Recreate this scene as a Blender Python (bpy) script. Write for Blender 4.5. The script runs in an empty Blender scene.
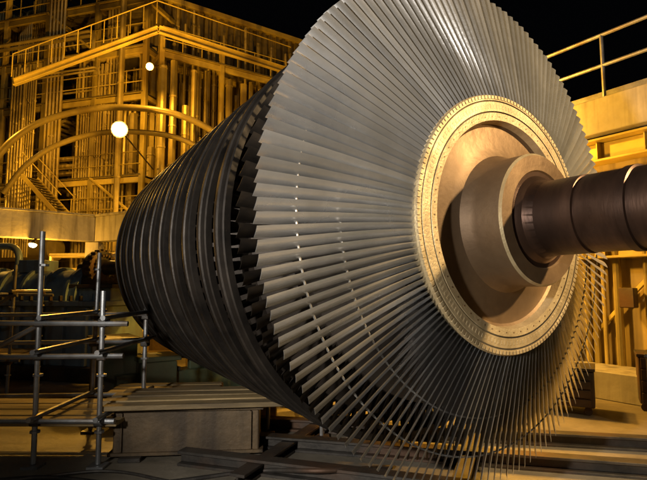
import bpy, math, random, bmesh
from mathutils import Vector, Matrix
from math import sin, cos, pi, radians
random.seed(7)
S=bpy.context.scene
# ---------------------------------------------------------------- materials
def mat(name,c1,c2,rough=(.4,.7),metal=0.,scale=6.,bump=.15,bscale=None,stretch=(1,1,1),c3=None,rand=0.,drip=None):
    m=bpy.data.materials.new(name);m.use_nodes=True
    nt=m.node_tree;N=nt.nodes;L=nt.links
    b=N['Principled BSDF'];b.inputs['Metallic'].default_value=metal
    tc=N.new('ShaderNodeTexCoord');mp=N.new('ShaderNodeMapping');mp.inputs['Scale'].default_value=stretch
    L.new(tc.outputs['Object'],mp.inputs['Vector'])
    n=N.new('ShaderNodeTexNoise');n.inputs['Scale'].default_value=scale;n.inputs['Detail'].default_value=8;n.inputs['Roughness'].default_value=.65
    L.new(mp.outputs[0],n.inputs['Vector'])
    r=N.new('ShaderNodeValToRGB');r.color_ramp.elements[0].position=.32;r.color_ramp.elements[1].position=.68
    r.color_ramp.elements[0].color=(*c1,1);r.color_ramp.elements[1].color=(*c2,1)
    L.new(n.outputs['Fac'],r.inputs['Fac'])
    col=r.outputs[0]
    n2=N.new('ShaderNodeTexNoise');n2.inputs['Scale'].default_value=scale*.23;n2.inputs['Detail'].default_value=5
    L.new(mp.outputs[0],n2.inputs['Vector'])
    if c3:
        r2=N.new('ShaderNodeValToRGB');r2.color_ramp.elements[0].position=.5;r2.color_ramp.elements[1].position=.66
        L.new(n2.outputs['Fac'],r2.inputs['Fac'])
        mx=N.new('ShaderNodeMix');mx.data_type='RGBA';L.new(r2.outputs[0],mx.inputs['Factor'])
        L.new(col,mx.inputs['A']);mx.inputs['B'].default_value=(*c3,1);col=mx.outputs['Result']
    if drip:   # vertical dirt streaks
        m2=N.new('ShaderNodeMapping');m2.inputs['Scale'].default_value=(3.5,3.5,.25);L.new(tc.outputs['Object'],m2.inputs['Vector'])
        n4=N.new('ShaderNodeTexNoise');n4.inputs['Scale'].default_value=1.6;n4.inputs['Detail'].default_value=6;L.new(m2.outputs[0],n4.inputs['Vector'])
        r4=N.new('ShaderNodeValToRGB');r4.color_ramp.elements[0].position=.48;r4.color_ramp.elements[1].position=.72;L.new(n4.outputs['Fac'],r4.inputs['Fac'])
        mx=N.new('ShaderNodeMix');mx.data_type='RGBA';L.new(r4.outputs[0],mx.inputs['Factor'])
        L.new(col,mx.inputs['A']);mx.inputs['B'].default_value=(*drip,1);col=mx.outputs['Result']
    if rand:   # part-to-part tone variation
        g=N.new('ShaderNodeNewGeometry');mr2=N.new('ShaderNodeMapRange');mr2.inputs['To Min'].default_value=1-rand;mr2.inputs['To Max'].default_value=1+rand*.6
        L.new(g.outputs['Random Per Island'],mr2.inputs['Value'])
        vm=N.new('ShaderNodeVectorMath');vm.operation='SCALE';L.new(col,vm.inputs[0]);L.new(mr2.outputs[0],vm.inputs['Scale']);col=vm.outputs[0]
    L.new(col,b.inputs['Base Color'])
    mr=N.new('ShaderNodeMapRange');mr.inputs['From Min'].default_value=.3;mr.inputs['From Max'].default_value=.7
    mr.inputs['To Min'].default_value=rough[0];mr.inputs['To Max'].default_value=rough[1]
    L.new(n2.outputs['Fac'],mr.inputs['Value']);L.new(mr.outputs[0],b.inputs['Roughness'])
    if bump:
        n3=N.new('ShaderNodeTexNoise');n3.inputs['Scale'].default_value=bscale or scale*5;n3.inputs['Detail'].default_value=6
        L.new(mp.outputs[0],n3.inputs['Vector'])
        bp=N.new('ShaderNodeBump');bp.inputs['Strength'].default_value=bump;bp.inputs['Distance'].default_value=.02
        L.new(n3.outputs['Fac'],bp.inputs['Height']);L.new(bp.outputs[0],b.inputs['Normal'])
    return m
def emis(name,c,s):
    m=bpy.data.materials.new(name);m.use_nodes=True
    b=m.node_tree.nodes['Principled BSDF'];b.inputs['Emission Color'].default_value=(*c,1);b.inputs['Emission Strength'].default_value=s
    b.inputs['Base Color'].default_value=(*c,1);return m
M_blade=mat('blade_steel',(.64,.645,.65),(.80,.805,.81),(.20,.36),.82,5,.04,c3=(.54,.52,.48),rand=.25)
M_wire=mat('wire_steel',(.25,.24,.22),(.38,.36,.33),(.35,.5),.7,6,.05)
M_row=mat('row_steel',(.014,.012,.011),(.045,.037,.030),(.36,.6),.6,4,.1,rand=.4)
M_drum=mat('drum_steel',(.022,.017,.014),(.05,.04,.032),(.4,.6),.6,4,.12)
M_hub=mat('hub_disc_steel',(.16,.10,.052),(.28,.185,.10),(.36,.6),.6,3,.14,c3=(.10,.064,.036))
M_ring=mat('root_ring_steel',(.40,.31,.17),(.56,.45,.27),(.40,.62),.5,12,.15,c3=(.32,.24,.13))
M_shaft=mat('shaft_steel',(.06,.034,.024),(.12,.068,.046),(.24,.45),.8,3,.06,stretch=(4,1,1),c3=(.045,.026,.019))
M_gap=mat('dark_recess',(.012,.01,.008),(.03,.024,.02),(.6,.8),.2,6,.1)
M_conc=mat('yard_concrete',(.12,.105,.08),(.27,.235,.18),(.35,.85),0,1.5,.4,9,c3=(.06,.052,.04))
M_wall=mat('painted_concrete_wall',(.36,.28,.12),(.48,.38,.18),(.6,.8),0,1.2,.2,c3=(.26,.2,.09),drip=(.16,.12,.06))
M_beam=mat('grey_concrete',(.26,.245,.21),(.38,.36,.32),(.6,.85),0,2,.25,c3=(.2,.185,.16),drip=(.13,.115,.095))
M_clad=mat('cladding_sheet',(.22,.175,.07),(.34,.275,.11),(.45,.7),.1,1.5,.05,stretch=(1,1,.25),c3=(.12,.095,.04),drip=(.09,.068,.025))
M_frame=mat('frame_paint',(.46,.36,.085),(.62,.50,.14),(.35,.6),.1,2,.1,c3=(.24,.175,.05),rand=.45)
M_pipe=mat('pipe_lagging',(.42,.34,.13),(.58,.48,.20),(.30,.5),.4,2,.05,c3=(.22,.165,.06),rand=.5)
M_darkst=mat('dark_steel',(.03,.028,.026),(.08,.07,.06),(.4,.65),.5,5,.15,c3=(.09,.05,.03))
M_scaf=mat('galvanised_tube',(.26,.27,.28),(.42,.43,.44),(.35,.55),.7,8,.05,c3=(.18,.14,.10),rand=.3)
M_blue=mat('blue_paint',(.13,.20,.27),(.23,.32,.41),(.35,.6),.1,2.5,.12,c3=(.17,.18,.19),drip=(.12,.12,.12))
M_green=mat('green_paint',(.07,.10,.06),(.12,.16,.09),(.4,.65),.1,4,.12,c3=(.12,.09,.05))
M_brown=mat('rusty_beam',(.085,.058,.03),(.15,.10,.052),(.45,.75),.2,5,.25,c3=(.055,.04,.025),drip=(.04,.028,.018))
M_wood=mat('timber',(.24,.165,.07),(.40,.29,.14),(.6,.8),0,3,.3,30,stretch=(1,8,8),c3=(.16,.115,.06),rand=.4)
M_grate=mat('grating',(.12,.10,.06),(.2,.165,.1),(.5,.7),.4,5,.2)
M_lamp=emis('sodium_lamp_glass',(1,.66,.25),150)
M_white=emis('floodlight_glass',(1,.9,.75),20)
# ---------------------------------------------------------------- mesh builder
class MB:
    def __init__(s): s.v=[];s.f=[];s.m=[];s.mats=[]
    def mi(s,m):
        if m not in s.mats: s.mats.append(m)
        return s.mats.index(m)
    def add(s,vs,fs,m):
        o=len(s.v);s.v+= [tuple(p) for p in vs];k=s.mi(m)
        for f in fs: s.f.append(tuple(i+o for i in f));s.m.append(k)
    def box(s,c,d,m,ax=None):
        ax=ax or (Vector((1,0,0)),Vector((0,1,0)),Vector((0,0,1)));c=Vector(c)
        b=min(.012,min(d)*.12)
        vs=[];hx,hy,hz=[q/2 for q in d];idx={}
        for sx in(-1,1):
            for sy in(-1,1):
                for sz in(-1,1):
                    for k in range(3):
                        p=[sx*(hx-b),sy*(hy-b),sz*(hz-b)];p[k]=(sx*hx,sy*hy,sz*hz)[k]
                        idx[(sx,sy,sz,k)]=len(vs);vs.append(c+ax[0]*p[0]+ax[1]*p[1]+ax[2]*p[2])
        fs=[]
        for k in range(3):
            a,bb=[i for i in range(3) if i!=k]
            for sg in(-1,1):
                q=[]
                for (u,w) in((-1,-1),(1,-1),(1,1),(-1,1)):
                    t=[0,0,0];t[k]=sg;t[a]=u;t[bb]=w;q.append(idx[(*t,k)])
                fs.append(q)
            for u in(-1,1):
                for w in(-1,1):
                    t1=[0,0,0];t1[a]=u;t1[bb]=w;t2=list(t1);t1[k]=-1;t2[k]=1
                    fs.append([idx[(*t1,a)],idx[(*t2,a)],idx[(*t2,bb)],idx[(*t1,bb)]])
        for sx in(-1,1):
            for sy in(-1,1):
                for sz in(-1,1): fs.append([idx[(sx,sy,sz,k)] for k in range(3)])
        s.add(vs,fs,m)
    def seg(s,a,b,w,h,m):
        a=Vector(a);b=Vector(b);d=(b-a);l=d.length;d.normalize();sx=Vector((0,0,1)).cross(d).normalized();s.box((a+b)/2,(l,w,h),m,ax=(d,sx,d.cross(sx)))
    def tube(s,pts,r,m,n=8,cap=True):
        pts=[Vector(p) for p in pts];vs=[];fs=[]
        rs=r if isinstance(r,(list,tuple)) else [r]*len(pts)
        prev=None
        for i,p in enumerate(pts):
            d=(pts[min(i+1,len(pts)-1)]-pts[max(i-1,0)]).normalized()
            a=d.orthogonal().normalized() if prev is None else (prev-d*prev.dot(d)).normalized()
            prev=a;b=d.cross(a)
            for k in range(n):
                t=2*pi*k/n;vs.append(p+(a*cos(t)+b*sin(t))*rs[i])
        for i in range(len(pts)-1):
            for k in range(n):
                fs.append((i*n+k,i*n+(k+1)%n,(i+1)*n+(k+1)%n,(i+1)*n+k))
        if cap: fs.append(tuple(range(n))[::-1]);fs.append(tuple((len(pts)-1)*n+k for k in range(n)))
        s.add(vs,fs,m)
    def lathe(s,prof,m,n=128):
        for i in range(len(prof)-1):
            mm=prof[i][2] if len(prof[i])>2 else m
            vs=[];fs=[]
            for (x,r) in (prof[i][:2],prof[i+1][:2]):
                for k in range(n):
                    t=2*pi*k/n;vs.append((x,r*cos(t),r*sin(t)))
            for k in range(n): fs.append((k,(k+1)%n,n+(k+1)%n,n+k))
            s.add(vs,fs,mm)
    def obj(s,name,parent=None,loc=(0,0,0),rotz=0,sharp=35,weld=False):
        me=bpy.data.meshes.new(name);me.from_pydata(s.v,[],s.f)
        for m in s.mats: me.materials.append(m)
        me.polygons.foreach_set('material_index',s.m)
        bm=bmesh.new();bm.from_mesh(me)
        if weld: bmesh.ops.remove_doubles(bm,verts=bm.verts,dist=1e-4)
        bmesh.ops.recalc_face_normals(bm,faces=bm.faces);bm.to_mesh(me);bm.free()
        me.polygons.foreach_set('use_smooth',[True]*len(me.polygons))
        me.set_sharp_from_angle(angle=radians(sharp));me.update()
        o=bpy.data.objects.new(name,me);S.collection.objects.link(o)
        o.location=loc;o.rotation_euler=(0,0,rotz)
        if parent: o.parent=parent
        return o
def empty(name,loc=(0,0,0),rotz=0):
    o=bpy.data.objects.new(name,None);S.collection.objects.link(o);o.location=loc;o.rotation_euler=(0,0,rotz);o.empty_display_size=.3;return o
def crom(pts,steps=12):
    P_=[Vector(p) for p in pts];P_=[P_[0]*2-P_[1]]+P_+[P_[-1]*2-P_[-2]];out=[]
    for i in range(1,len(P_)-2):
        for s in range(steps):
            t=s/steps;a,b,c,d=P_[i-1],P_[i],P_[i+1],P_[i+2]
            out.append(.5*((2*b)+(c-a)*t+(2*a-5*b+4*c-d)*t*t+(3*b-a-3*c+d)*t**3))
    out.append(P_[-2]);return out
Z=Vector((0,0,1))
# ---------------------------------------------------------------- rotor
A=radians(34.5);R=1.75
CAMH=1.6
P=Vector((.653*R,2.0*R,CAMH+.247*R))
nA=Vector((sin(A),-cos(A),0));eA=Vector((cos(A),sin(A),0))
rot=empty('steam_turbine_rotor',P,A-pi/2)
def blade(mb,phi,r0,r1,x0,x1,c0,c1,b0,b1,t0,t1,m,ns=10,jit=0.):
    rad=Vector((0,cos(phi),sin(phi)));tan=Vector((0,-sin(phi),cos(phi)))
    vs=[];fs=[];sec=[(-.5,0),(-.25,.42),(.05,.5),(.3,.34),(.5,0),(.3,-.05),(.05,-.1),(-.25,-.12)]
    K=len(sec)
    for i in range(ns+1):
        u=i/ns;r=r0+(r1-r0)*u;c=c0+(c1-c0)*u;be=b0+(b1-b0)*(u**.8)+jit;th=t0+(t1-t0)*u
        cx=x0+(x1-x0)*u
        ch=Vector((cos(be),0,0))-tan*sin(be);nn=Vector((sin(be),0,0))+tan*cos(be)
        for (a,h) in sec:
            camb=.16*c*(1-4*a*a)*(1-.7*u)
            vs.append(Vector((cx,0,0))+rad*r+ch*(a*c)+nn*(h*th+camb))
    for i in range(ns):
        for k in range(K): fs.append((i*K+k,i*K+(k+1)%K,(i+1)*K+(k+1)%K,(i+1)*K+k))
    fs.append(tuple(ns*K+k for k in range(K)))
    mb.add(vs,fs,m)
NB=152
rh=.501*R
RT=1.015*R
mb=MB()
for i in range(NB):
    blade(mb,2*pi*i/NB,rh-.01,RT+random.uniform(-.004,.004),.12,-.06,.135,.077,radians(12),radians(54),.018,.006,M_blade,11,random.uniform(-.035,.035))
mb.obj('last_stage_blades',rot,sharp=40)
mb=MB()
for (rr,w,xx) in((.885*R,.005,-.02),(.74*R,.005,.03)):
    pts=[(xx,rr*cos(2*pi*k/240),rr*sin(2*pi*k/240)) for k in range(241)]
    mb.tube(pts,w,M_wire,6,False)
    for i in range(NB):
        t=2*pi*(i+.5)/NB
        tt=Vector((0,-sin(t),cos(t)));c=Vector((xx,rr*cos(t),rr*sin(t)))
        mb.tube([c-tt*.012,c+tt*.012],.007,M_wire,6)
mb.obj('lacing_wires',rot)
mb=MB()
xr=.11*R
prof=[(-.05,rh-.02,M_drum),(xr-.06,rh-.02,M_ring),(xr-.012,rh,M_ring),(xr,rh-.012,M_ring),(xr+.004,rh*.955,M_gap),(xr-.004,rh*.95,M_ring),(xr+.004,rh*.943,M_ring),(xr+.006,rh*.87,M_gap),(xr-.006,rh*.865,M_ring),(xr+.006,rh*.857,M_ring),(xr+.002,rh*.80,M_ring),
 (xr-.05,rh*.785,M_hub),(xr-.062,rh*.765,M_hub),(xr-.055,rh*.6,M_hub),(xr-.03,rh*.53,M_hub),(xr+.02,rh*.495,M_hub),(xr+.06,rh*.485,M_hub),(xr+.225,rh*.485,M_ring),(xr+.24,rh*.47,M_hub),(xr+.24,rh*.36,M_hub),(xr+.23,rh*.35,M_shaft),(xr+.23,rh*.32,M_shaft),(xr+.24,rh*.31,M_shaft),(xr+.26,rh*.285,M_shaft),(xr+.32,rh*.265,M_shaft)]
mb.lathe(prof,M_hub,160)
sh=[(xr+.32,rh*.265),(xr+.55,rh*.265),(xr+.555,rh*.25),(xr+.565,rh*.25),(xr+.57,rh*.26),(xr+.78,rh*.26),(xr+.785,rh*.27),(xr+.83,rh*.27),(xr+.835,rh*.255),(xr+1.05,rh*.255),(xr+1.06,rh*.225),(xr+1.7,rh*.225),(xr+1.71,rh*.30),(xr+1.8,rh*.30),(xr+1.81,.001)]
mb.lathe(sh,M_shaft,96)
mb.obj('hub_and_shaft',rot,sharp=28,weld=True)
mb=MB();X=Vector((1,0,0))
for i in range(NB):
    t=2*pi*i/NB
    ra=Vector((0,cos(t),sin(t)));ta=Vector((0,-sin(t),cos(t)))
    mb.box(ra*(rh*.978)+X*(xr+.001),(.012,rh*.028,.027),M_ring,ax=(X,ra,ta))
    mb.box(ra*(rh*.905)+X*(xr+.002),(.009,rh*.03,.017),M_ring,ax=(X,ra,ta))
for i in range(60):
    t=2*pi*i/60;ra=Vector((0,cos(t),sin(t)))
    c=ra*(rh*.828)+Vector((xr-.004,0,0));mb.tube([c,c+Vector((.010,0,0))],.005,M_hub,8)
mb.obj('root_fixings',rot)
mb=MB();md=MB()
sl=[-.27,-.50,-.72,-.94,-1.16,-1.38,-1.60,-1.82,-2.04,-2.26,-2.48,-2.70]
rl=[.96,.935,.92,.91,.90,.89,.88,.87,.86,.85,.84,.825]
prof=[(-.02*R,rh-.02)]
for j,(s_,r_) in enumerate(zip(sl,rl)):
    x=s_*R;r1=r_*R;r0=r1-(.40 if j==0 else .2)
    hw=.05*R*.9
    prof+=[(x+hw+.03,r0-.05),(x+hw,r0),(x-hw,r0),(x-hw-.03,r0-.05)]
    nb=110 if j<2 else 90
    for i in range(nb):
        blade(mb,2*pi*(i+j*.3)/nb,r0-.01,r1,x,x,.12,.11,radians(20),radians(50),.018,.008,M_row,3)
    if j>=1:
        w=.088
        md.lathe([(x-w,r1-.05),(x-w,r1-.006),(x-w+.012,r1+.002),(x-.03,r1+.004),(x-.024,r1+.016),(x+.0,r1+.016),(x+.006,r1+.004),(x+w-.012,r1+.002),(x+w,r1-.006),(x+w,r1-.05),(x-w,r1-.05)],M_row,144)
xl=sl[-1]*R
prof+=[(xl-.15,.75*R-.1),(xl-.2,.6*R),(xl-.3,.4*R),(xl-.9,.38*R),(xl-.95,.2*R),(-6.4*R,.17*R),(-6.4*R,.26*R),(-6.6*R,.26*R),(-6.6*R,.15*R),(-8.2*R,.14*R),(-8.2*R,.27*R),(-8.5*R,.27*R),(-8.5*R,.001)]
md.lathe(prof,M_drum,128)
mb.obj('stage_blades',rot);md.obj('drum_and_shrouds',rot,sharp=30,weld=True)
def L2W(s,side=0,z=0): return P+nA*s*R+eA*side+Z*(z-P.z)
def stand(name,s,rad,w):
    mb=MB();ax=(nA,eA,Z);h=P.z-rad
    mb.box(L2W(s,0,.08),(.9,w,.16),M_green,ax=ax)
    for sd in(-1,1):
        mb.box(L2W(s,sd*w*.32,h*.5+.05),(.5,.12,h-.22),M_green,ax=ax)
        mb.box(L2W(s,sd*(rad+.14),P.z-.1),(.45,.16,.5),M_green,ax=ax)
    mb.box(L2W(s,0,h-.14),(.6,w*.8,.2),M_green,ax=ax)
    mb.box(L2W(s,0,h*.45),(.06,w*.55,h*.7),M_green,ax=ax)
    return mb.obj(name)
stand('rotor_bearing_stand',.93,.2,1.1)
stand('rotor_bearing_stand.001',-7.3,.27,1.4)
mb=MB();ax=(nA,eA,Z);cs=-3.0
for sd in(-1,1):
    mb.box(L2W(cs,sd*.75,.28),(.5,.5,.55),M_green,ax=ax)
    mb.box(L2W(cs,sd*.75,.6),(.56,.6,.07),M_green,ax=ax)
mb.box(L2W(cs,0,.2),(.34,2.6,.4),M_green,ax=ax)
mb.box(L2W(cs-.2,-1.25,.42),(.7,.5,.84),M_green,ax=ax)
mb.box(L2W(cs-.2,-1.25,.87),(.8,.6,.05),M_darkst,ax=ax)
for k in range(5): mb.box(L2W(cs,-.9+.45*k,.43),(.4,.03,.06),M_darkst,ax=ax)
mb.box(L2W(cs,.0,.55),(.12,.5,.5),M_green,ax=ax)
mb.obj('rotor_cradle')
# ---------------------------------------------------------------- ground
mb=MB();g=300
mb.add([(-g,-g,0),(g,-g,0),(g,g,0),(-g,g,0)],[(0,1,2,3)],M_conc);mb.obj('ground')
mb=MB()
def ibeam(mb,a,b,h,w,m):
    a=Vector(a);b=Vector(b);d=(b-a);l=d.length;d.normalize();sx=Z.cross(d);c=(a+b)/2
    mb.box(c+Z*(h-.012),(l,w,.024),m,ax=(d,sx,Z));mb.box(c+Z*.012,(l,w,.024),m,ax=(d,sx,Z));mb.box(c+Z*h/2,(l,.02,h-.05),m,ax=(d,sx,Z))
for a,b in [((-1.3,4.75,0),(2.2,3.6,0)),((-1.0,5.3,0),(3.2,4.3,0)),((-2.2,6.2,0),(3.8,5.0,0)),((-.7,4.2,0),(.4,6.9,0)),((1.0,3.9,0),(1.9,6.2,0))]:
    ibeam(mb,a,b,.13 if a[0]<-.8 else .10,.14,M_darkst)
mb.obj('floor_skid_frame')
mb=MB()
for k,(pts) in enumerate([[(-3.4,4.0,.02),(-2.4,4.35,.02),(-1.5,4.2,.02),(-.6,4.5,.02),(0,4.2,.13),(.6,4.6,.02)],[(-4,5.2,.02),(-2.9,4.3,.02),(-1.9,4.5,.02),(-1.2,4.25,.02),(-.2,4.0,.02)],[(-.6,7,.02),(.2,6.3,.02),(1.2,6.6,.02),(2.4,6.0,.02)]]):
    mb.tube(crom(pts,10),.014 if k else .02,M_darkst,8)
mb.obj('floor_cables')
# ---------------------------------------------------------------- brown beam with planks
mb=MB()
d=Vector((.995,.09,0)).normalized();sx=Z.cross(d);axb=(d,sx,Z);c=Vector((-1.32,5.15,0))
mb.box(c+Z*.235,(1.36,.5,.4),M_brown,ax=axb)
for k in(-1,1):
    mb.box(c+d*k*.5+Z*.02,(.2,.7,.04),M_darkst,ax=axb)
mb.box(c+Z*.45,(1.44,.56,.03),M_brown,ax=axb);mb.box(c+Z*.05,(1.44,.56,.03),M_brown,ax=axb)
for k in (-.6,.6): mb.box(c+d*k-sx*.262+Z*.25,(.016,.03,.35),M_brown,ax=axb)
mb.obj('steel_box_beam')
mb=MB()
for k in range(4):
    o=random.uniform(-.1,.1);th=random.uniform(-.035,.035);dd=(d+sx*th).normalized();ss=Z.cross(dd)
    mb.box(c+d*(.03+o)+sx*(-.3+.2*k)+Z*(.5+.004*k),(1.62+o,.17,.045),M_wood,ax=(dd,ss,Z))
for k in range(3): mb.box(c+d*(-.1*k-.1)+sx*(1.0+.25*k)+Z*.12,(1.9,.2,.22),M_wood,ax=axb)
for k in range(3): mb.box(c+d*(-.5)+sx*(1.05+.2*k)+Z*(.32),(1.3,.16,.12),M_wood,ax=axb)
mb.obj('timber_planks')
mb=MB()
for p in((-.62,5.75),(-.02,5.55),(.75,5.3)):
    mb.tube([(*p,.02),(*p,.78)],.022,M_scaf,8);mb.box((*p,.012),(.16,.16,.024),M_darkst)
for z in(.42,.74): mb.tube([(-.9,5.83,z),(1.0,5.2,z+.01)],.02,M_scaf,8)
mb.obj('safety_barrier')
# ---------------------------------------------------------------- scaffold
def scaffold(name,xs,ys,hs,levels,planks,ext=.25,seed=1):
    mb=MB();r=.024;rg=random.Random(seed)
    for i,x in enumerate(xs):
        for j,y in enumerate(ys):
            hh=hs[i]+rg.uniform(-.1,.1)
            mb.tube([(x,y,.03),(x+rg.uniform(-.03,.03),y,hh)],r,M_scaf,10)
            mb.box((x,y,.012),(.15,.15,.024),M_scaf)
            for z in levels:
                if z<hh: mb.box((x,y,z),(.085,.085,.075),M_darkst)
            for z in [k*.5+.3 for k in range(int(hh/.5))]: mb.tube([(x,y,z),(x,y,z+.02)],.045,M_scaf,8)
    for z in levels:
        for y in ys: mb.tube([(min(xs)-ext,y-.03,z+rg.uniform(-.02,.02)),(max(xs)+ext*rg.uniform(.2,1),y-.03,z+rg.uniform(-.03,.03))],r,M_scaf,8)
        for x in xs: mb.tube([(x+.03,min(ys)-.2*rg.uniform(.4,1),z+.05),(x+.03,max(ys)+.2,z+.05)],r,M_scaf,8)
    mb.tube([(min(xs),ys[0]+.04,levels[0]),(xs[1],ys[0]+.04,levels[-1])],r,M_scaf,8)
    for (z,k) in planks:
        for q in range(k): 
            y=min(ys)+.12+q*.235
            mb.box(((min(xs)+max(xs))/2+rg.uniform(-.1,.1),y,z+.09+.004*q),(max(xs)-min(xs)+.4,.22,.04),M_wood)
    return mb.obj(name)
scaffold('scaffold',[-4.2,-2.60,-2.02],[4.65,5.75],[2.1,2.1,1.62],[.40,.98,1.28],[(.28,4)],seed=3)
scaffold('scaffold.001',[-6.3,-4.7],[7.6,8.4],[2.2,1.9],[.5,1.5],[(.5,3)],seed=5)
scaffold('scaffold.002',[-1.0,-.45,.55],[7.6,8.6],[1.1,1.2,1.0],[.3,.85],[(.3,2)],seed=8)
# ---------------------------------------------------------------- blue machine
mb=MB();o=Vector((-5.3,9.9,0));B1=Vector((.97,-.24,0)).normalized();B2=Z.cross(B1);ab=(B1,B2,Z)
mb.box(o+Z*.12,(3.6,1.9,.24),M_darkst,ax=ab)
mb.box(o+Z*.75,(3.0,1.5,1.05),M_blue,ax=ab)
mb.box(o+Z*1.32,(3.2,1.7,.09),M_blue,ax=ab)
for k in range(7): mb.box(o+B1*(-1.4+.466*k)-B2*.78+Z*.75,(.06,.1,1.0),M_blue,ax=ab)
def xcyl(mb,o,ax,x0,x1,r,m,z,n=32):
    mb.tube([o+ax*x0+Z*z,o+ax*x1+Z*z],r,m,n)
xcyl(mb,o,B1,-1.35,.9,.52,M_blue,1.42)
for k in range(5): xcyl(mb,o,B1,-1.3+.5*k,-1.24+.5*k,.58,M_blue,1.42)
xcyl(mb,o,B1,.9,1.25,.36,M_darkst,1.70)
for k in range(14): mb.tube([o+B1*(-1.45+.21*k)-B2*.8+Z*1.36,o+B1*(-1.45+.21*k)-B2*.8+Z*1.46],.035,M_darkst,6)
mb.box(o+B1*-.4+Z*2.02,(.5,.5,.25),M_blue,ax=ab)
mb.tube(crom([o+B1*-.9+Z*1.9,o+B1*-.9+Z*2.25,o+B1*-1.05+Z*2.42,o+B1*-1.4+Z*2.45,o+B1*-1.9+Z*2.45],8),.07,M_blue,12)
mb.obj('bearing_pedestal')
mb=MB();r=.30
mb.lathe([(-.45,.10),(-.12,.10),(-.12,r),(0,r+.02),(.10,r+.02),(.12,r-.03),(.12,.16),(.2,.14),(.6,.12),(.6,.001)],M_darkst,64)
for i in range(20):
    t=2*pi*i/20;ra=Vector((0,cos(t),sin(t)))
    c0=ra*(r-.07)+Vector((.11,0,0));mb.tube([c0,c0+Vector((.06,0,0))],.026,M_brown,6)
    c0=ra*(r+.03)+Vector((.05,0,0));mb.box(c0,(.12,.05,.05),M_brown,ax=(X,ra,Vector((0,-sin(t),cos(t)))))
mb.lathe([(.6,.12),(.6,.15),(1.1,.15),(1.1,.001)],M_shaft,32)
mb.obj('shaft_coupling',loc=(-4.28,9.55,1.98),rotz=math.atan2(-.35,.94))
mb=MB();mb.box((-4.28,9.65,.8),(.7,.7,1.6),M_blue);mb.box((-4.28,9.6,.08),(1.0,1.0,.16),M_darkst);mb.box((-4.28,9.6,1.63),(.8,.75,.07),M_darkst)
for k in(-.2,0,.2): mb.box((-4.28+k,9.28,.8),(.04,.06,1.4),M_blue)
mb.obj('coupling_support')
# ---------------------------------------------------------------- clutter
def crate(name,c,d,m,rz=0):
    mb=MB();c=Vector(c);a1=Vector((cos(rz),sin(rz),0));a2=Z.cross(a1);ax=(a1,a2,Z)
    mb.box(c+Z*(d[2]/2+.08),(d[0],d[1],d[2]),m,ax=ax)
    for k in(-1,0,1): mb.box(c+a1*k*d[0]*.42+Z*.04,(.1,d[1],.08),M_wood,ax=ax)
    for k in(-1,1):
        mb.box(c+a1*k*(d[0]*.46)-a2*(d[1]/2+.012)+Z*(d[2]/2+.08),(.07,.02,d[2]-.01),M_wood,ax=ax)
        mb.box(c-a2*(d[1]/2+.014)+Z*(d[2]/2+.08+k*d[2]*.42),(d[0]-.02,.022,.07),M_wood,ax=ax)
    return mb.obj(name)
crate('wooden_crate',(-2.0,9.6,0),(1.1,.8,.7),M_wood,.2)
crate('wooden_crate.001',(-.5,10.2,0),(.9,.7,.55),M_wood,-.3)
crate('wooden_crate.002',(-3.4,12,0),(1.4,.9,.9),M_brown,.1)
def chest(name,c,d,m,rz):
    mb=MB();c=Vector(c);a1=Vector((cos(rz),sin(rz),0));a2=Z.cross(a1);ax=(a1,a2,Z);h=d[2]
    mb.box(c+Z*(.1+h/2),(d[0],d[1],h),m,ax=ax);mb.box(c+Z*(.1+h+.02),(d[0]+.03,d[1]+.03,.04),m,ax=ax)
    for k in range(4):
        mb.box(c-a2*(d[1]/2+.01)+Z*(.1+h*(k+.5)/4),(d[0]*.9,.02,h/4-.02),m,ax=ax)
        mb.tube([c-a2*(d[1]/2+.04)-a1*.12+Z*(.1+h*(k+.6)/4),c-a2*(d[1]/2+.04)+a1*.12+Z*(.1+h*(k+.6)/4)],.008,M_scaf,6)
    for i in(-1,1):
        for j in(-1,1): q=c+a1*i*d[0]*.4+a2*j*d[1]*.38+Z*.05;mb.tube([q-a2*.02,q+a2*.02],.05,M_darkst,12)
    return mb.obj(name)
chest('tool_chest',(4.1,5.9,0),(.6,.5,.7),M_darkst,-.6)
chest('tool_chest.001',(3.15,6.8,0),(.8,.5,.45),M_darkst,-.5)
chest('tool_chest.002',(4.5,6.75,0),(.6,.5,.6),M_darkst,-.5)
mb=MB();a=Vector((-4.8,15.5,0));b=Vector((3.0,12.6,0));d=(b-a).normalized();l=(b-a).length;sx=Z.cross(d)
mb.box((a+b)/2+Z*.6,(l,.25,1.2),M_wall,ax=(d,sx,Z));mb.box((a+b)/2+Z*1.24,(l+.1,.36,.08),M_beam,ax=(d,sx,Z))
for k in range(7): mb.box(a+d*(k*l/6.5+.2)-sx*.16+Z*.6,(.2,.1,1.19),M_wall,ax=(d,sx,Z))
mb.obj('low_concrete_wall')
mb=MB()
def girder(mb,a,b,z0,z1,w,m):
    a=Vector(a);b=Vector(b);d=(b-a);l=d.length;d.normalize();sx=Z.cross(d);c=(a+b)/2
    mb.box(c+Z*(z0+z1)/2,(l,w,z1-z0),m,ax=(d,sx,Z))
    mb.box(c+Z*(z1+.03),(l,w+.16,.06),m,ax=(d,sx,Z))
girder(mb,(-13.5,10.4,0),(-7.05,15.2,0),3.0,3.75,.4,M_beam)
girder(mb,(-6.95,15.3,0),(-1.5,12.2,0),3.0,3.75,.4,M_beam)
for (x,y) in((-12,11.5),(-9.5,13.35),(-7,15.25),(-4.2,13.7),(-1.8,12.4)): mb.box((x,y,1.49),(.4,.4,2.98),M_beam)
mb.obj('concrete_gantry')
mb=MB()
mb.tube([(-9.6,16.5,1.5),(-9.5,16.5,1.5),(-6.2,16.1,1.5),(-6.1,16.1,1.5)],[.5,.75,.75,.5],M_pipe,28)
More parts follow.
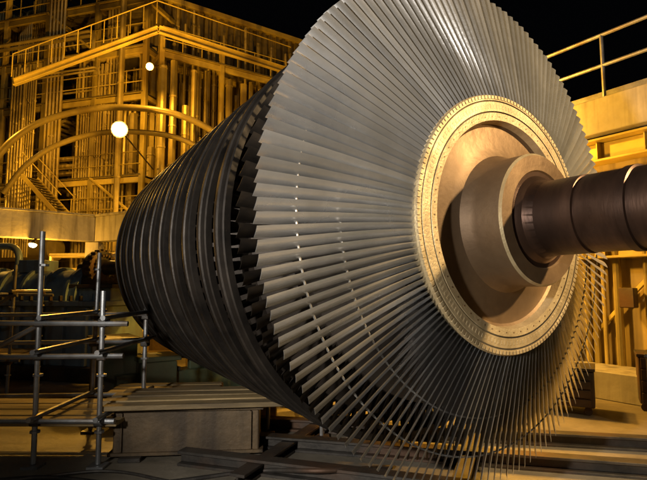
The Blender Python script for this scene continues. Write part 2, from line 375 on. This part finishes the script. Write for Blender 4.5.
for x in(-9,-6.8): mb.box((x,16.35,.45),(.3,1.0,.9),M_frame)
mb.box((-7.9,16.3,.1),(4.2,1.4,.2),M_frame)
mb.tube([(-8.5,15.6,0.2),(-8.5,15.6,2.6),(-5,15.2,2.6)],.09,M_pipe,10)
mb.obj('storage_tank')
# ---------------------------------------------------------------- right building
W0=Vector((4.43,8,0));D=nA;SX=eA
mb=MB();axw=(D,SX,Z)
def W(t,off,z): return W0+D*t+SX*off+Z*z
k0,k1=-4.5,4.0;ln=k1-k0;mid=(k0+k1)/2
mb.box(W(mid,.45,2.0),(ln,.4,4.0),M_wall,ax=axw)
mb.box(W(mid,.12,4.28),(ln+.02,.95,.56),M_beam,ax=axw)
mb.box(W(mid,-.3,.2),(ln,.8,.40),M_beam,ax=axw)
for zc,h,of in((3.78,.34,-.05),(3.2,.26,-.12),(2.2,.24,.02)):
    mb.box(W(mid,of,zc+h/2),(ln-.01,.34,.035),M_frame,ax=axw);mb.box(W(mid,of,zc-h/2),(ln-.01,.34,.035),M_frame,ax=axw);mb.box(W(mid,of+.06,zc),(ln-.02,.03,h-.05),M_frame,ax=axw)
    for q in range(12): mb.box(W(k0+.4+q*.7,of-.02,zc),(.02,.12,h-.05),M_frame,ax=axw)
for t in (-3.6,-2.2,-.62,.95,2.6):
    mb.box(W(t,-.08,2.0),(.26,.03,3.15),M_frame,ax=axw);mb.box(W(t,.14,2.0),(.26,.03,3.15),M_frame,ax=axw);mb.box(W(t,.03,2.0),(.03,.18,3.15),M_frame,ax=axw)
for z in (2.6,2.74,2.88): mb.tube([W(k0,-.2,z),W(k1,-.2,z)],.04,M_pipe,10)
for t,r in((-.3,.05),(-.16,.05),(-.02,.035),(.2,.06),(.62,.04),(.7,.04)): mb.tube([W(t,.1,.4),W(t,.1,2.05),W(t,-.02,3.0)],r,M_pipe,10)
mb.seg(W(-.6,.16,.45),W(.95,.16,2.1),.06,.06,M_frame)
mb.box(W(.42,-.06,1.45),(.22,.14,.3),M_darkst,ax=axw)
mb.box(W(.2,4,4.3),(ln,7,.4),M_beam,ax=axw)
mb.obj('turbine_hall_wall')
mb=MB()
for z in (5.12,5.62): mb.tube([W(k0,-.2,z),W(k1,-.2,z)],.03,M_scaf,8)
for k in range(8): 
    t=k0+.2+k*1.15; mb.tube([W(t,-.2,4.56),W(t,-.2,5.62)],.03,M_scaf,8)
mb.box(W(mid,-.2,4.63),(ln,.02,.12),M_scaf,ax=axw)
mb.obj('roof_guardrail')
# ---------------------------------------------------------------- boiler house
A0=Vector((-7.6,22,0))
u1=Vector((.824,.566,0)).normalized();n1=Vector((.566,-.824,0)).normalized()
u2=Vector((-.96,.28,0)).normalized();n2=Vector((-.28,-.96,0)).normalized()
bh=empty('boiler_house',(0,0,0))
def Q(u,n,t,o,z): return A0+u*t+n*o+Z*z
mb=MB()
def ribwall(u,n,t0,t1,z0,z1,off,m,pitch=.32,rd=.12):
    k=int((t1-t0)/pitch);vs=[];fs=[];pr=[]
    for i in range(k):
        a=t0+i*pitch
        pr+=[(a,0),(a+pitch*.45,0),(a+pitch*.55,rd),(a+pitch*.9,rd)]
    pr.append((t0+k*pitch,0))
    for (t,o) in pr:
        vs.append(Q(u,n,t,off+o,z0));vs.append(Q(u,n,t,off+o,z1))
    for i in range(len(pr)-1): fs.append((2*i,2*i+2,2*i+3,2*i+1))
    mb.add(vs,fs,m)
ribwall(u1,n1,0,13,3,15.8,-1.6,M_clad,.42,.2)
mb.box(Q(u1,n1,6.5,-1.5,15.9),(13.2,.5,.25),M_frame,ax=(u1,n1,Z))
mb.box(Q(u1,n1,6.5,-5.4,9.5),(13,7,12.2),M_clad,ax=(u1,n1,Z))
ribwall(u2,n2,0,22,3,13.6,-3.2,M_clad,.5,.2)
mb.box(Q(u2,n2,11,-8,9),(22,7,14),M_clad,ax=(u2,n2,Z))
mb.obj('cladding',bh)
mf=MB();mp_=MB();rg=random.Random(11)
def frame(u,n,ts,offs,levels,zt):
    ax=(u,n,Z)
    for t in ts:
        for o in offs: mf.box(Q(u,n,t,o,zt/2),(.22,.22,zt),M_frame,ax=ax)
    t0,t1=min(ts),max(ts)
    for z in levels:
        for o in offs:
            mf.box(Q(u,n,(t0+t1)/2,o,z-.2),(t1-t0-.01,.14,.26),M_frame,ax=ax)
            mf.box(Q(u,n,(t0+t1)/2,o,z-.02),(t1-t0-.012,.22,.03),M_frame,ax=ax)
        for t in ts: mf.box(Q(u,n,t,(offs[0]+offs[-1])/2,z-.2),(.14,abs(offs[-1]-offs[0]),.22),M_frame,ax=ax)
        mf.box(Q(u,n,(t0+t1)/2,(offs[0]+offs[-1])/2,z+.02),(t1-t0,abs(offs[-1]-offs[0])+.3,.04),M_grate,ax=ax)
        o=max(offs)+.12
        for zz in(.5,1.05): mf.tube([Q(u,n,t0,o,z+zz),Q(u,n,t1,o,z+zz)],.025,M_frame,6)
        k=int((t1-t0)/.9)
        for i in range(k+1): t=t0+(t1-t0)*i/k;mf.tube([Q(u,n,t,o,z),Q(u,n,t,o,z+1.08)],.025,M_frame,6)
frame(u1,n1,[.1,3.0,6.2,9.6,13],[-1.0,.3],[5.9,12.4],13.0)
frame(u2,n2,[.4,3.1,6.0,8.6,11.6,15],[-2.4,0.3],[4.6,6.6,10.4,12.6,15.0],16.5)
for (u,n,t0,t1,z0,z1,o) in((u2,n2,6,8.6,4.6,6.6,.4),(u2,n2,.4,3.1,4.6,6.6,.4),(u2,n2,3.1,6,12.6,15,.4)):
    mf.tube([Q(u,n,t0,o,z0),Q(u,n,t1,o,z1)],.06,M_frame,8)
for (u,n,t0,z0,z1,o) in((u2,n2,3.4,4.6,6.6,.9),(u2,n2,8.4,6.6,10.4,.9)):
    dz=z1-z0
    for sd in(0,.8):
        a=Q(u,n,t0,o+sd,z0);b=Q(u,n,t0+dz*1.1,o+sd,z1);dd=(b-a).normalized();mf.box((a+b)/2,((b-a).length,.05,.2),M_frame,ax=(dd,n,dd.cross(n)))
        mf.tube([a+Z*1,b+Z*1],.025,M_frame,6)
    for k in range(14): mf.box(Q(u,n,t0+dz*1.1*(k+.5)/14,o+.4,z0+dz*(k+.5)/14),(.24,.78,.03),M_grate,ax=(u,n,Z))
for zo in(0,.26):
    mf.seg((-13.2,20.6,10.2+zo),(-7.0,20.2,12.35+zo),.18,.05,M_frame);mf.seg((-6.95,20.2,12.35+zo),(-1.6,23.6,12.0+zo),.18,.05,M_frame)
mf.seg((-13.2,20.6,10.33),(-7.0,20.2,12.48),.04,.21,M_frame);mf.seg((-6.95,20.2,12.48),(-1.6,23.6,12.13),.04,.21,M_frame)
for k in range(12):
    t=k/11;p=Vector((-13.2,20.4,10.5)).lerp(Vector((-7.0,20.0,12.65)),t);mf.tube([p,p+Z*1.0],.022,M_frame,6)
mf.tube([(-13.2,20.4,11.5),(-7,20.0,13.65),(-1.6,23.4,13.3)],.025,M_frame,6)
mf.obj('steel_frame_and_platforms',bh)
def vp(u,n,t,o,z0,z1,r): 
    mp_.tube([Q(u,n,t,o,z0),Q(u,n,t,o,z1)],r,M_pipe,10)
    z=z0+rg.uniform(.5,1.5)
    while z<z1: mp_.tube([Q(u,n,t,o,z),Q(u,n,t,o,z+.07)],r+.025,M_pipe,10);z+=rg.uniform(1.2,2.4)
for k in range(64):
    vp(u1,n1,.25+k*.2,-.55+(.22 if k%2 else 0)+rg.uniform(-.03,.03),rg.choice([3,3,4.5]),rg.choice([11.3,12.2,12.2,13.9,14.4,15.2]),rg.choice([.055,.07,.07,.085]))
for k in range(30):
    vp(u1,n1,.2+k*.42+rg.uniform(-.1,.1),.75+rg.uniform(-.15,.25),rg.choice([3,4.5,6]),rg.choice([8.5,9.8,11.5,11.8]),rg.choice([.07,.09,.12,.16]))
for c0 in range(30):
    t=rg.uniform(0,13);o=rg.uniform(-1.6,.9);r=rg.choice([.045,.06,.07,.09]);z0=rg.choice([2.5,3,4.6,6.6]);z1=rg.choice([9.2,10.2,12.4,14.6,15.5,16.4])
    for k in range(rg.choice([4,5,6,8])):
        tt=t+k*r*3.0;zz=z1-k*r*2.4
        if c0%3==0:
            mp_.tube([Q(u2,n2,tt,o,z0)]+[Q(u2,n2,tt,o-.5+.5*cos(q*pi/12),zz+.5*sin(q*pi/12)) for q in range(0,7)]+[Q(u2,n2,tt,-3,zz+.5)],r,M_pipe,8)
        else: vp(u2,n2,tt,o,z0,z1-rg.uniform(0,.5),r)
for k in range(22):
    vp(u2,n2,rg.uniform(0,14),rg.uniform(-1.8,.8),rg.choice([2.5,3,6.6]),rg.choice([8,9.7,12.4,15]),rg.choice([.14,.18,.26]))
for k in range(26):
    z=rg.uniform(4,15.5);o=rg.uniform(-1.8,1.0);a=rg.uniform(0,6);b=a+rg.uniform(3,9);r=rg.choice([.05,.08,.12])
    for q in range(rg.choice([1,2,3])):
        zz=z+q*r*3
        mp_.tube([Q(u2,n2,a,o,zz-1.2),Q(u2,n2,a,o,zz-.25),Q(u2,n2,a+.07,o,zz-.07),Q(u2,n2,a+.25,o,zz),Q(u2,n2,b,o,zz)],r,M_pipe,10)
for dx,dz,dy,r in((0,0,0,.13),(.35,-.85,.5,.11)):
    mp_.tube(crom([(-13.4+dx,19.6+dy,6.3+dz),(-12.4+dx,19.5+dy,7.5+dz),(-11+dx*.8,19.5+dy,8.35+dz),(-8.8,19.6+dy,8.85+dz),(-6.4,19.8+dy,8.75+dz),(-4.7-dx*.7,20.3+dy,8.15+dz),(-3.6-dx,20.9+dy,7.2+dz),(-3.2-dx,21.4+dy,5.6+dz),(-3.1-dx,21.4+dy,3)],12),r,M_pipe,14)
mp_.tube([Q(u2,n2,3,-1,13.9),Q(u2,n2,9,-1,13.9)],.6,M_pipe,28)
mp_.tube([Q(u2,n2,5,.2,3.4),Q(u2,n2,9.5,.2,3.4)],.55,M_pipe,28)
mp_.obj('pipework',bh)
# ---------------------------------------------------------------- lamps
def sodium(name,p,aim,E,size=.10,col=(1,.465,.04),arm=None,k=1.):
    p=Vector(p);aim=Vector(aim).normalized()
    e=empty(name,p)
    mb=MB()
    mb.tube([aim*-.16*k,aim*-.05*k,aim*.0],[.06*k,.13*k,.17*k],M_darkst,16)
    if arm: mb.tube([aim*-.1,Vector(arm)],.03,M_darkst,8)
    mb.obj('housing',e)
    mb=MB();mb.tube([aim*.012,aim*.06*k,aim*.1*k,aim*.12*k],[.14*k,.13*k,.08*k,.01],M_lamp,16);mb.obj('glass',e)
    l=bpy.data.lights.new('bulb','POINT');l.energy=E;l.color=col;l.shadow_soft_size=size
    o=bpy.data.objects.new('bulb',l);S.collection.objects.link(o);o.location=aim*.42;o.parent=e
    return e
sodium('sodium_lamp',(-6.9,19.1,10.35),(.1,-1,-.2),950,arm=(0,1.0,.5),k=.9)
sodium('sodium_lamp.001',(-7.5,17.9,7.4),(.1,-1,-.2),1500,arm=(0,3.7,-.6),k=1.8)
sodium('added_sodium_lamp.002',(-14.2,19.0,9.0),(.2,-1,-.3),500,arm=(0,2.2,.2))  # added out of frame to spread amber light over the boiler house
sodium('added_sodium_lamp.003',(-1.5,18.2,6.2),(-.3,1,.1),850,arm=(.6,2.5,.2))  # added unseen behind the disc to light the right boiler block
sodium('added_sodium_lamp.004',(-8.2,14.05,2.82),(0,-.3,-1),330,arm=(-.1,.6,.4),k=.7)  # added under the gantry to light the blue machine
mb=MB();mb.tube([(1.3,9.3,0),(1.3,9.3,5.0)],[.09,.06],M_darkst,12);mb.box((1.3,9.3,.03),(.4,.4,.06),M_darkst);mb.tube([(1.3,9.3,4.9),(1.3,8.85,5.0)],.03,M_darkst,8);mb.obj('added_lamp_mast')  # added mast, hidden behind the disc, carries the fill lamp below
sodium('added_sodium_lamp.005',(1.3,8.8,4.95),(-.1,-.5,-.85),1500)  # added fill lamp, unseen behind the disc, for yellow floor and drum
sodium('added_sodium_lamp.006',tuple(W(-.6,-2.0,3.2)),(.2,.2,-.9),280,arm=tuple(SX*1.9+Z*.1))  # added lamp hidden behind the disc to brighten the right wall
# ---------------------------------------------------------------- work floodlights
def flood(name,p,target,E,col,ang=70):
    p=Vector(p);e=empty(name,(p.x,p.y,0));aim=(Vector(target)-p).normalized()
    mb=MB();h=p.z
    mb.tube([(0,0,.05),(0,0,h)],[.06,.045],M_darkst,12)
    for k in range(3):
        t=2*pi*k/3;mb.tube([(0,0,.7),(.5*cos(t),.5*sin(t),.02)],.025,M_darkst,8)
    H=Vector((0,0,h))+aim*.1;sx=Z.cross(aim).normalized();up=aim.cross(sx)
    mb.box(H,(.12,.42,.32),M_darkst,ax=(aim,sx,up))
    mb.obj('mast',e)
    mb=MB();mb.box(H+aim*.07,(.02,.38,.28),M_white,ax=(aim,sx,up));mb.obj('glass',e)
    l=bpy.data.lights.new('flood','SPOT');l.energy=E;l.color=col;l.spot_size=radians(ang);l.spot_blend=.7;l.shadow_soft_size=.14
    o=bpy.data.objects.new('flood',l);S.collection.objects.link(o);o.parent=e;o.location=H+aim*.3
    o.rotation_euler=aim.to_track_quat('-Z','Y').to_euler()
flood('floodlight_mast',(6.4,.7,5.0),P,2900,(1,.70,.35))
flood('added_floodlight_mast',(-2.8,-1.4,2.5),P+Vector((-1.1,-.1,.5)),1450,(1,.93,.83),74)  # added fill light behind camera, brightens left blades and scaffold
sd=Vector((.35,-.75,.55)).normalized()
l=bpy.data.lights.new('sun','SUN');l.energy=.06;l.angle=radians(.5);l.color=(1,.93,.85)
o=bpy.data.objects.new('sun',l);S.collection.objects.link(o);o.rotation_euler=(-sd).to_track_quat('-Z','Y').to_euler()
w=bpy.data.worlds.new('World');S.world=w;w.use_nodes=True;nt=w.node_tree
sk=nt.nodes.new('ShaderNodeTexSky');sk.sky_type='NISHITA';sk.sun_disc=False;sk.sun_elevation=radians(-4);sk.sun_rotation=radians(155)
nt.links.new(sk.outputs[0],nt.nodes['Background'].inputs[0]);nt.nodes['Background'].inputs[1].default_value=.05
# ---------------------------------------------------------------- camera
cd=bpy.data.cameras.new('cam');cam=bpy.data.objects.new('cam',cd);S.collection.objects.link(cam)
cam.location=(0,0,CAMH);cam.rotation_euler=(radians(90+5.47),0,0)
cd.sensor_width=36;cd.lens=36*500/647;cd.clip_end=1000;cd.clip_start=.05
S.camera=cam
S.view_settings.view_transform='Standard';S.view_settings.look='None';S.view_settings.exposure=0
